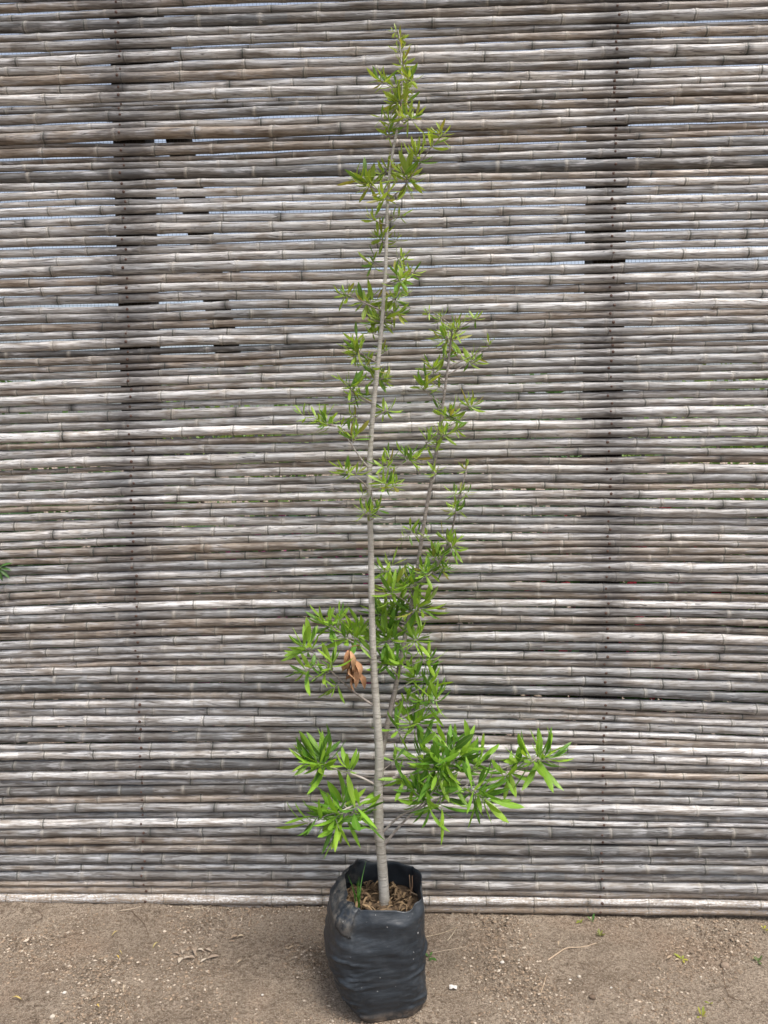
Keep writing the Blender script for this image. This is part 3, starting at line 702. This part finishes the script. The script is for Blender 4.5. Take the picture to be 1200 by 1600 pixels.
rowsv = [(j/NH, 0.0) for j in range(NH+1)] + [(1.0, 0.0016)] + [(1-0.022*j, 0.003+0.0004*j) for j in range(1, 11)]
for s, inn in rowsv:
    for i in range(NT_):
        vs.append(bag_pt(2*math.pi*i/NT_, s, inn))
for j in range(len(rowsv)-1):
    for i in range(NT_):
        i2 = (i+1) % NT_; fs.append((j*NT_+i, j*NT_+i2, (j+1)*NT_+i2, (j+1)*NT_+i))
b = len(vs); vs.append(Vector((0, 0, 0.003)))
fs += [(b, (i+1) % NT_, i) for i in range(NT_)]
m = MB(); m.add(vs, fs); m.build('bag_wall', M_BAG, bag)
# a torn tab of plastic folded over the front left of the rim
m = MB(); vs = []
f0 = Vector((-0.052, -0.117, 0.292))
for j in range(9):
    for i in range(11):
        u, v = i/10, j/8
        th = math.pi*(1.16+0.16*u)+0.12
        p = bag_pt(th, 1-0.20*v, -0.004-0.004*math.sin(math.pi*v)-0.0025*noise.noise((u*5, v*4, 2)))
        vs.append(p+Vector((0, 0, -0.010*u*v)))
m.add(vs, [(j*11+i, j*11+i+1, (j+1)*11+i+1, (j+1)*11+i) for j in range(8) for i in range(10)])
o = m.build('rim_fold', M_BAG, bag)
md = o.modifiers.new('thickness', 'SOLIDIFY'); md.thickness = 0.0012

# soil and litter in the bag
M_POTSOIL = simple_mat('potting_soil', (0.15, 0.105, 0.07), 0.95, 90, 0.55, 0.1, 0.004)
SZ = 0.236
m = MB(); vs = [Vector((0, 0, SZ+0.006))]; NR = 12
for j in range(1, NR+1):
    for i in range(64):
        th = 2*math.pi*i/64; p = bag_pt(th, 0.80, 0.004)*(j/NR); 
        vs.append(Vector((p.x, p.y, SZ+0.006*noise.noise((p.x*40, p.y*40, 1))+0.004*noise.noise((p.x*90, p.y*90, 5)))))
fs = [(0, 1+i, 1+(i+1) % 64) for i in range(64)]
for j in range(NR-1):
    for i in range(64):
        i2 = (i+1) % 64; fs.append((1+j*64+i, 1+(j+1)*64+i, 1+(j+1)*64+i2, 1+j*64+i2))
m.add(vs, fs)
tag(m.build('potting_soil', M_POTSOIL, loc=(BX, BY, 0)), 'dark crumbly soil inside the black bag', 'soil', kind='stuff')
def dry_leaf(mb, c, L, wd, yaw, tilt, curl, tint, rng):
    M = Matrix.Translation(c) @ Matrix.Rotation(yaw, 4, 'Z') @ Matrix.Rotation(tilt, 4, 'Y')
    vs = []
    for k in range(6):
        t = k/5; wv = wd*math.sin(math.pi*(0.06+0.9*t))*0.5
        for sg in (-1, 0, 1):
            vs.append(M @ Vector((L*(t-0.5), sg*wv*(1+0.15*rng.uniform(-1, 1)), curl*L*math.sin(math.pi*t)+abs(sg)*wv*0.6)))
    fs = [f_ for k in range(5) for f_ in ((k*3, k*3+1, k*3+4, k*3+3), (k*3+1, k*3+2, k*3+5, k*3+4))]
    mb.add(vs, fs, tint=tint)
M_LITTER = attr_mat('dry_litter', 0.85)
rg = random.Random(21); m = MB()
for i in range(190):
    th = rg.uniform(0, 6.283); rr = math.sqrt(rg.random())*0.108
    c = Vector((math.cos(th)*rr, math.sin(th)*rr, SZ+rg.uniform(0.004, 0.022)))
    if math.hypot(c.x-(O0.x-BX), c.y-(O0.y-BY)) < 0.02: continue
    tint = tuple(Vector((0.27, 0.19, 0.11)).lerp(Vector((0.10, 0.065, 0.04)), rg.random())*rg.uniform(0.7, 1.1))
    dry_leaf(m, c, rg.uniform(0.016, 0.04), rg.uniform(0.004, 0.011), rg.uniform(0, 6.28), rg.uniform(-0.7, 0.7), rg.uniform(-0.2, 0.35), tint, rg)
tag(m.build('leaf_litter', M_LITTER, loc=(BX, BY, 0)), 'dry brown leaf litter on the soil in the bag', 'leaf litter', kind='stuff')
m = MB(); c0 = at(640, 1400, 2.12); c1 = at(644, 1368, 2.13)
m.tube(smooth_path([c0, c0.lerp(c1, .5)+Vector((.004, 0, 0)), c1], 4), [0.003-0.0002*i for i in range(9)], 6, tint=(0.30, 0.19, 0.12))
m.tube(smooth_path([c0.lerp(c1, .3), c1+Vector((-.008, 0, .002))], 4), 0.0016, 5, tint=(0.26, 0.18, 0.12))
m.tube(smooth_path([c0.lerp(c1, .2), c0+Vector((.03, -.02, .008)), c0+Vector((.02, -.04, -.004))], 4), 0.002, 5, tint=(0.32, 0.24, 0.16))
o = m.build('dead_stalk', M_LITTER); tag(o, 'dry brown broken stalk standing in the black bag', 'stalk')
# grass tuft in the bag
M_GRASS = leaf_mat('grass_blade', False, 0.3)
def blade(parent, p0, p1, bend, wd, col, mat=M_GRASS):
    m = MB(); P = smooth_path([p0, p0.lerp(p1, 0.5)+bend, p1], 4); vs = []
    for i, p in enumerate(P):
        t = i/(len(P)-1); wv = wd*(1-t**2)*0.5+0.0002
        vs += [p+Vector((-wv, 0, 0)), p+Vector((0, wv*0.5, 0)), p+Vector((wv, 0, 0))]
    m.add(vs, [f_ for k in range(len(P)-1) for f_ in ((k*3, k*3+1, k*3+4, k*3+3), (k*3+1, k*3+2, k*3+5, k*3+4))], rib=0.0)
    o = m.build('blade', mat, parent); o.color = (*col, 1); return o
gb = at(560, 1412, 2.05); gt = empty('grass_tuft', gb)
tag(gt, 'small green grass tuft sprouting beside the trunk in the bag', 'grass')
for px, py, dy in ((543, 1366, -.01), (558, 1376, 0), (561, 1370, .01), (565, 1392, -.02), (548, 1388, -.02), (572, 1345, .06)):
    q = at(px, py, 2.05+dy)-gb; blade(gt, Vector((random.uniform(-.006, .006), random.uniform(-.004, .004), -0.01)), q, Vector((q.x*-.15, 0, 0.004)), 0.0035, (0.07*random.uniform(.8, 1.2), 0.20, 0.03))

# ------------------------------------------------------------------ things lying on the ground
def gp(px, py, lift=0.0):
    p = on_ground(px, py, 0.003); p.z = gz(p.x, p.y)+lift; return p
def straw(pxs, rad, tint, label, group=None, name='twig', cat='twig'):
    P = [gp(x, y, rad*0.9) for x, y in pxs]; c = P[0].copy()
    path = smooth_path([p-c for p in P], 6)
    m = MB(); m.tube(path, [rad*(1-0.45*i/(len(path)-1))*(1+0.12*random.uniform(-1, 1)) for i in range(len(path))], 6, tint=tint)
    o = m.build(name, M_LITTER, loc=c); tag(o, label, cat, group); return o
straw([(856, 1503), (872, 1491), (886, 1484), (910, 1480), (932, 1474)], 0.0026, (0.42, 0.33, 0.24), 'long bent pale twig lying on the soil near the fence')
straw([(664, 1463), (690, 1457), (714, 1450)], 0.0014, (0.45, 0.37, 0.27), 'thin straw lying on soil right of the bag, nearest the fence')
straw([(699, 1469), (706, 1461), (713, 1451)], 0.0014, (0.50, 0.43, 0.33), 'short pale straw crossing the end of a thin straw')
straw([(668, 1488), (700, 1484), (728, 1478), (732, 1470)], 0.0015, (0.42, 0.35, 0.27), 'thin straw beside the small green seedling at the bag')
straw([(845, 1558), (849, 1542), (854, 1524)], 0.0022, (0.40, 0.31, 0.22), 'short curled tan twig lying on open soil')
straw([(193, 1542), (193, 1553)], 0.0020, (0.46, 0.38, 0.28), 'tiny stub of straw on bare soil')
straw([(195, 1570), (199, 1582), (205, 1592)], 0.0012, (0.30, 0.22, 0.15), 'thin dark rootlet on reddish soil')
straw([(205, 1430), (216, 1438), (226, 1446), (232, 1462)], 0.0014, (0.13, 0.09, 0.065), 'dark crooked twig on soil against the fence foot')
straw([(188, 1430), (205, 1428), (222, 1426)], 0.0024, (0.42, 0.35, 0.27), 'pale sliver of cane at the fence foot')
straw([(290, 1424), (305, 1426), (322, 1426)], 0.0022, (0.46, 0.39, 0.30), 'half buried cane sliver along the fence base')
straw([(316, 1490), (322, 1478), (328, 1474)], 0.0016, (0.14, 0.10, 0.075), 'small black twig among the dry leaves')
straw([(1130, 1556), (1136, 1566), (1140, 1572)], 0.0016, (0.36, 0.28, 0.20), 'tiny grey brown twig on soil below the round clod')
straw([(1128, 1500), (1132, 1535), (1142, 1556), (1165, 1562)], 0.0012, (0.17, 0.12, 0.085), 'thin dark root curving out of the soil beside the clod')
straw([(640, 1560), (690, 1552), (722, 1566)], 0.0009, (0.33, 0.26, 0.19), 'fine hair thin straw on soil near the white scrap')
straw([(60, 1428), (66, 1436), (50, 1446)], 0.0014, (0.14, 0.10, 0.075), 'small dark forked root on soil at the fence foot')
def chips(name, spots, label, group, cat, cols, lrange, seed, wr=0.35):
    rg = random.Random(seed)
    for px, py in spots:
        c = gp(px, py, 0.004); m = MB(); L = rg.uniform(*lrange)
        dry_leaf(m, Vector((0, 0, 0)), L, L*wr*rg.uniform(.8, 1.3), rg.uniform(0, 6.28), rg.uniform(-.25, .25), rg.uniform(0, .25), tuple(Vector(cols[0]).lerp(Vector(cols[1]), rg.random())), rg)
        tag(m.build(name, M_LITTER, loc=c), label, cat, group)
chips('dry_leaf', [(286, 1487), (292, 1497), (304, 1486), (313, 1484), (333, 1496), (318, 1501), (299, 1499), (276, 1489), (326, 1484), (282, 1500)], 'dry curled leaf in the small heap of litter left of the bag', 'dry leaves in one heap', 'dry leaf', ((0.50, 0.44, 0.36), (0.26, 0.20, 0.15)), (0.02, 0.04), 1)
chips('dry_leaf', [(366, 1463), (376, 1461), (362, 1470), (374, 1502), (447, 1482), (455, 1480), (1046, 1497), (1058, 1500), (873, 1477), (966, 1462), (1030, 1515), (248, 1480)], 'small dry leaf scrap lying loose on the soil', 'loose dry leaf scraps', 'dry leaf', ((0.46, 0.38, 0.27), (0.24, 0.17, 0.12)), (0.012, 0.026), 2)
chips('yellow_leaf', [(184, 1496), (188, 1488), (243, 1478), (153, 1580), (26, 1563), (180, 1458)], 'yellowed blade of grass lying on the left of the soil', 'yellowed grass bits', 'dry grass', ((0.50, 0.36, 0.10), (0.36, 0.30, 0.14)), (0.018, 0.034), 3, 0.18)
def pebble(name, px, py, r, col, label, group=None, cat='stone', seed=0, flat=0.7, mat=None):
    rg = random.Random(seed); m = MB(); vs = []; fs = []
    nu, nv = 12, 7
    for j in range(nv+1):
        ph = math.pi*j/nv
        for i in range(nu):
            th = 2*math.pi*i/nu; d = Vector((math.sin(ph)*math.cos(th), math.sin(ph)*math.sin(th), math.cos(ph)))
            k = r*(1+0.28*noise.noise(d*1.6+Vector((seed*3.3, 0, 0)))+0.1*noise.noise(d*4+Vector((seed, 1, 0))))
            vs.append(Vector((d.x*k, d.y*k*0.85, d.z*k*flat)))
    fs = [(j*nu+i, (j+1)*nu+i, (j+1)*nu+(i+1) % nu, j*nu+(i+1) % nu) for j in range(nv) for i in range(nu)]
    m.add(vs, fs, tint=col)
    tag(m.build(name, M_LITTER, loc=gp(px, py, r*flat*0.45)), label, cat, group)
pebble('clod', 1133, 1508, 0.014, (0.27, 0.21, 0.16), 'round brown clod of earth half sunk in the soil', seed=2, cat='clod')
pebble('clod', 905+20, 1562, 0.009, (0.15, 0.11, 0.08), 'small dark lump of earth on open soil', seed=5, cat='clod')
for i, (px, py, r) in enumerate(((785, 1505, .0065), (780, 1518, .006), (905, 1527, .0055), (891, 1532, .004), (811, 1502, .004), (1095, 1526, .004), (101, 1551, .006), (82, 1592, .008), (177, 1536, .006), (410, 1555, .004), (300, 1515, .004), (410, 1436, .005), (955, 1545, .0035), (245, 1530, .004), (75, 1550, .005))):
    pebble('pebble', px, py, r, (0.50, 0.45, 0.38) if i % 3 else (0.58, 0.55, 0.50), 'small pale pebble lying on the bare soil', 'pale pebbles on the soil', 'pebble', seed=10+i, flat=0.6)
m = MB(); rg = random.Random(8); vs = []
for j in range(5):
    for i in range(6): vs.append((0.0036*(i-2.5)*1.15+rg.uniform(-.0015, .0015), 0.0032*(j-2)+rg.uniform(-.0015, .0015), 0.004+rg.uniform(0, .008)))
m.add(vs, [(j*6+i, j*6+i+1, (j+1)*6+i+1, (j+1)*6+i) for j in range(4) for i in range(5)], tint=(0.60, 0.585, 0.56))
tag(m.build('paper_scrap', M_LITTER, loc=gp(708, 1544)), 'crumpled white scrap of paper lying on soil right of bag', 'scrap')
def weed(px, py, n, L, cols, label, seed, group=None):
    rg = random.Random(seed); c = gp(px, py, 0.0); root = empty('weed', c); tag(root, label, 'weed', group)
    for i in range(n):
        a = i*2.4+rg.uniform(-.3, .3); el = rg.uniform(0.15, 1.1); d = Vector((math.cos(a)*math.cos(el), math.sin(a)*math.cos(el), math.sin(el)))
        s2 = d.cross(Vector((0, 0, 1))).normalized(); n2 = s2.cross(d); Ls = L*rg.uniform(.6, 1.2)
        o = bpy.data.objects.new('leaf', LM[rg.randrange(6)]); COL.objects.link(o); o.parent = root
        o.matrix_local = Matrix.Translation(d*L*0.25*rg.random()) @ Matrix((d, s2, n2)).transposed().to_4x4() @ Matrix.Diagonal((Ls, Ls*2.2, Ls, 1))
        o.color = (*(Vector(cols[0]).lerp(Vector(cols[1]), rg.random())), 1)
YG = ((0.45, 0.42, 0.08), (0.22, 0.30, 0.06)); GR = ((0.06, 0.17, 0.05), (0.12, 0.26, 0.06))
weed(907, 1441, 5, 0.020, YG, 'yellow green weed at the fence foot left of a dark green seedling', 1)
weed(925, 1441, 4, 0.024, GR, 'dark green round leaved seedling at the fence foot', 2)
weed(938, 1462, 7, 0.020, ((0.30, 0.30, 0.10), (0.16, 0.18, 0.06)), 'olive half dried weed just above the long bent twig', 3)
weed(1066, 1497, 5, 0.022, YG, 'yellowing weed beside dry leaf scraps on the open soil', 4)
weed(1184, 1500, 7, 0.020, ((0.10, 0.16, 0.06), (0.16, 0.22, 0.09)), 'grey green weed right of the round clod', 5)
weed(1097, 1586, 5, 0.022, YG, 'yellow weed with small leaves on the soil far from the fence', 6)
weed(1194, 1452, 4, 0.020, YG, 'yellow green weed at the right end of the fence foot', 7)
weed(671, 1493, 6, 0.020, GR, 'small green seedling growing against the side of the bag', 8)
weed(1110, 1566, 3, 0.014, YG, 'tiny yellow weed on the soil just above a larger one', 9)
# loose grit and crumbs of earth
rg = random.Random(77); m = MB()
OCT = [(1,0,0),(-1,0,0),(0,1,0),(0,-1,0),(0,0,1),(0,0,-1)]
OF = [(0,2,4),(2,1,4),(1,3,4),(3,0,4),(2,0,5),(1,2,5),(3,1,5),(0,3,5)]
cnt = 0
while cnt < 17000:
    x = rg.uniform(-1.35, 1.35); y = rg.uniform(1.72, 2.43)
    if y > FD-FT*x-0.012: continue
    if math.hypot(x-BX, y-BY) < 0.12: continue
    den = noise.noise((x*4.3+9, y*4.3, 1.0))
    if rg.random() > 0.35+den*1.6: continue
    r = 0.0014+0.0034*rg.random()**3 + (0.0025 if rg.random() < 0.04 else 0)
    z = gz(x, y)+r*0.3; rz = rg.uniform(0, 6.28); cs, sn = math.cos(rz), math.sin(rz)
    sx, sy, sz = r*rg.uniform(.7, 1.4), r*rg.uniform(.7, 1.4), r*rg.uniform(.5, .9)
    t = rg.random()
    col = (0.30, 0.23, 0.165) if t < 0.6 else ((0.17, 0.125, 0.09) if t < 0.8 else (0.48, 0.41, 0.33))
    k = rg.uniform(0.8, 1.15)
    m.add([(x+a*sx*cs-b_*sy*sn, y+a*sx*sn+b_*sy*cs, z+c*sz) for a, b_, c in OCT], OF, tint=(col[0]*k, col[1]*k, col[2]*k)); cnt += 1
tag(m.build('grit', M_LITTER, smooth=False), 'loose grit and earth crumbs strewn over the soil', 'grit', kind='stuff')

# ------------------------------------------------------------------ sprig poking through the left of the fence
sp = on_fence(16, 882); c0 = Vector((sp.x-0.05, FD-FT*sp.x-0.005, sp.z-0.01)); root = empty('leafy_sprig', c0)
tag(root, 'green leafy sprig poking through the fence at its left', 'sprig')
m = MB(); m.tube(smooth_path([(-0.02, 0.06, 0), (0, 0, 0), (0.035, -0.025, 0.004)], 4), 0.0013, 5, tint=(0.16, 0.2, 0.07)); m.build('stem', M_LITTER, root)
for dx, dz, L in ((0.055, 0.035, 0.05), (0.05, -0.03, 0.05), (0.06, 0.004, 0.045), (-0.03, 0.03, 0.05), (0.02, -0.05, 0.045)):
    d = Vector((dx, -0.012, dz)).normalized(); s2 = d.cross(Vector((0, -0.6, 1))).normalized(); n2 = s2.cross(d)
    o = bpy.data.objects.new('leaf', LM[1]); COL.objects.link(o); o.parent = root
    o.matrix_local = Matrix.Translation((0.022, -0.018, 0.002)) @ Matrix((d, s2, n2)).transposed().to_4x4() @ Matrix.Diagonal((L, L*1.2, L, 1)); o.color = (0.07, 0.17, 0.04, 1)

# ------------------------------------------------------------------ garden glimpsed through the gaps
M_HEDGE = leaf_mat('garden_leaf', True, 0.25); M_HBARK = simple_mat('garden_bark', (0.12, 0.09, 0.07), 0.9, 30)
def shrub(x, y, h, rx, n, cols, label, seed, name='shrub', flowers=None):
    rg = random.Random(seed); root = empty(name, (x, y, gz(x, y))); tag(root, label, 'shrub')
    m = MB()
    for k in range(5):
        a = rg.uniform(0, 6.28); t = Vector((math.cos(a)*rx*0.5, math.sin(a)*rx*0.5, h*0.75))
        m.tube(smooth_path([Vector((math.cos(a)*.05, math.sin(a)*.05, -0.03)), t*0.5+Vector((rg.uniform(-.1, .1), 0, 0)), t], 3), [0.03-0.0035*i for i in range(7)], 6)
    m.build('trunk', M_HBARK, root)
    m = MB(); fl = MB()
    for k in range(n):
        while True:
            p = Vector((rg.uniform(-1, 1), rg.uniform(-1, 1), rg.uniform(-1, 1)))
            if p.length < 1 and noise.noise(p*2.3+Vector((seed, 0, 0))) > -0.25 and p.length > 0.45*rg.random(): break
        p = Vector((p.x*rx, p.y*rx*0.8, h*0.55+p.z*h*0.45)); L = rg.uniform(0.06, 0.12)
        d = Vector((rg.gauss(0, 1), rg.gauss(0, 1), rg.gauss(0.2, .8))).normalized(); s2 = d.cross(Vector((rg.gauss(0, 1), rg.gauss(0, 1), rg.gauss(0, 1)))).normalized()*L*0.22
        c = Vector(cols[0]).lerp(Vector(cols[1]), rg.random())
        tgt = m
        if flowers and rg.random() < 0.22: tgt = fl; c = Vector(flowers)*rg.uniform(.7, 1.2); L *= 0.6
        tgt.add([p, p+d*L*0.5+s2, p+d*L, p+d*L*0.5-s2], [(0, 1, 2, 3)], tint=tuple(c), rib=0.0)
    m.build('crown', M_HEDGE, root)
    if flowers: fl.build('blossom', M_HEDGE, root)
DG = ((0.05, 0.12, 0.03), (0.10, 0.20, 0.05)); LG = ((0.10, 0.22, 0.04), (0.22, 0.30, 0.07))
shrub(-3.2, 5.8, 2.15, 1.2, 3000, DG, 'broad dark green shrub in the garden behind the left fence part', 1)
shrub(-1.2, 6.4, 2.25, 1.2, 3000, LG, 'light green shrub in the garden behind the left nail column', 2)
shrub(0.9, 6.0, 2.1, 1.15, 3000, DG, 'dark green shrub in the garden straight behind the sapling', 3)
shrub(2.6, 5.6, 2.15, 1.1, 3000, LG, 'light green shrub in the garden behind the right nail column', 4)
shrub(4.4, 6.2, 2.2, 1.2, 3000, DG, 'dark green shrub in the garden behind the right fence end', 5)
shrub(0.95, 3.15, 1.35, 0.45, 2000, DG, 'low shrub with red blossom close behind the right of the fence', 6, flowers=(0.60, 0.03, 0.06))
shrub(-0.35, 3.15, 1.3, 0.45, 2000, DG, 'low shrub with magenta blossom close behind the sapling and fence', 7, flowers=(0.50, 0.03, 0.22))
shrub(-1.05, 3.2, 1.4, 0.45, 2000, DG, 'low plain green shrub close behind the left nail column', 8)
shrub(0.3, 3.3, 1.35, 0.45, 2000, DG, 'low plain green shrub between the magenta and the red blossom', 9)
shrub(1.6, 3.15, 1.4, 0.45, 2000, DG, 'low plain green shrub close behind the right fence end', 10)
shrub(-1.75, 3.25, 1.35, 0.45, 2000, DG, 'low plain green shrub close behind the left fence end', 11)
print('leaves', len(leaves), 'poles', len(poles))
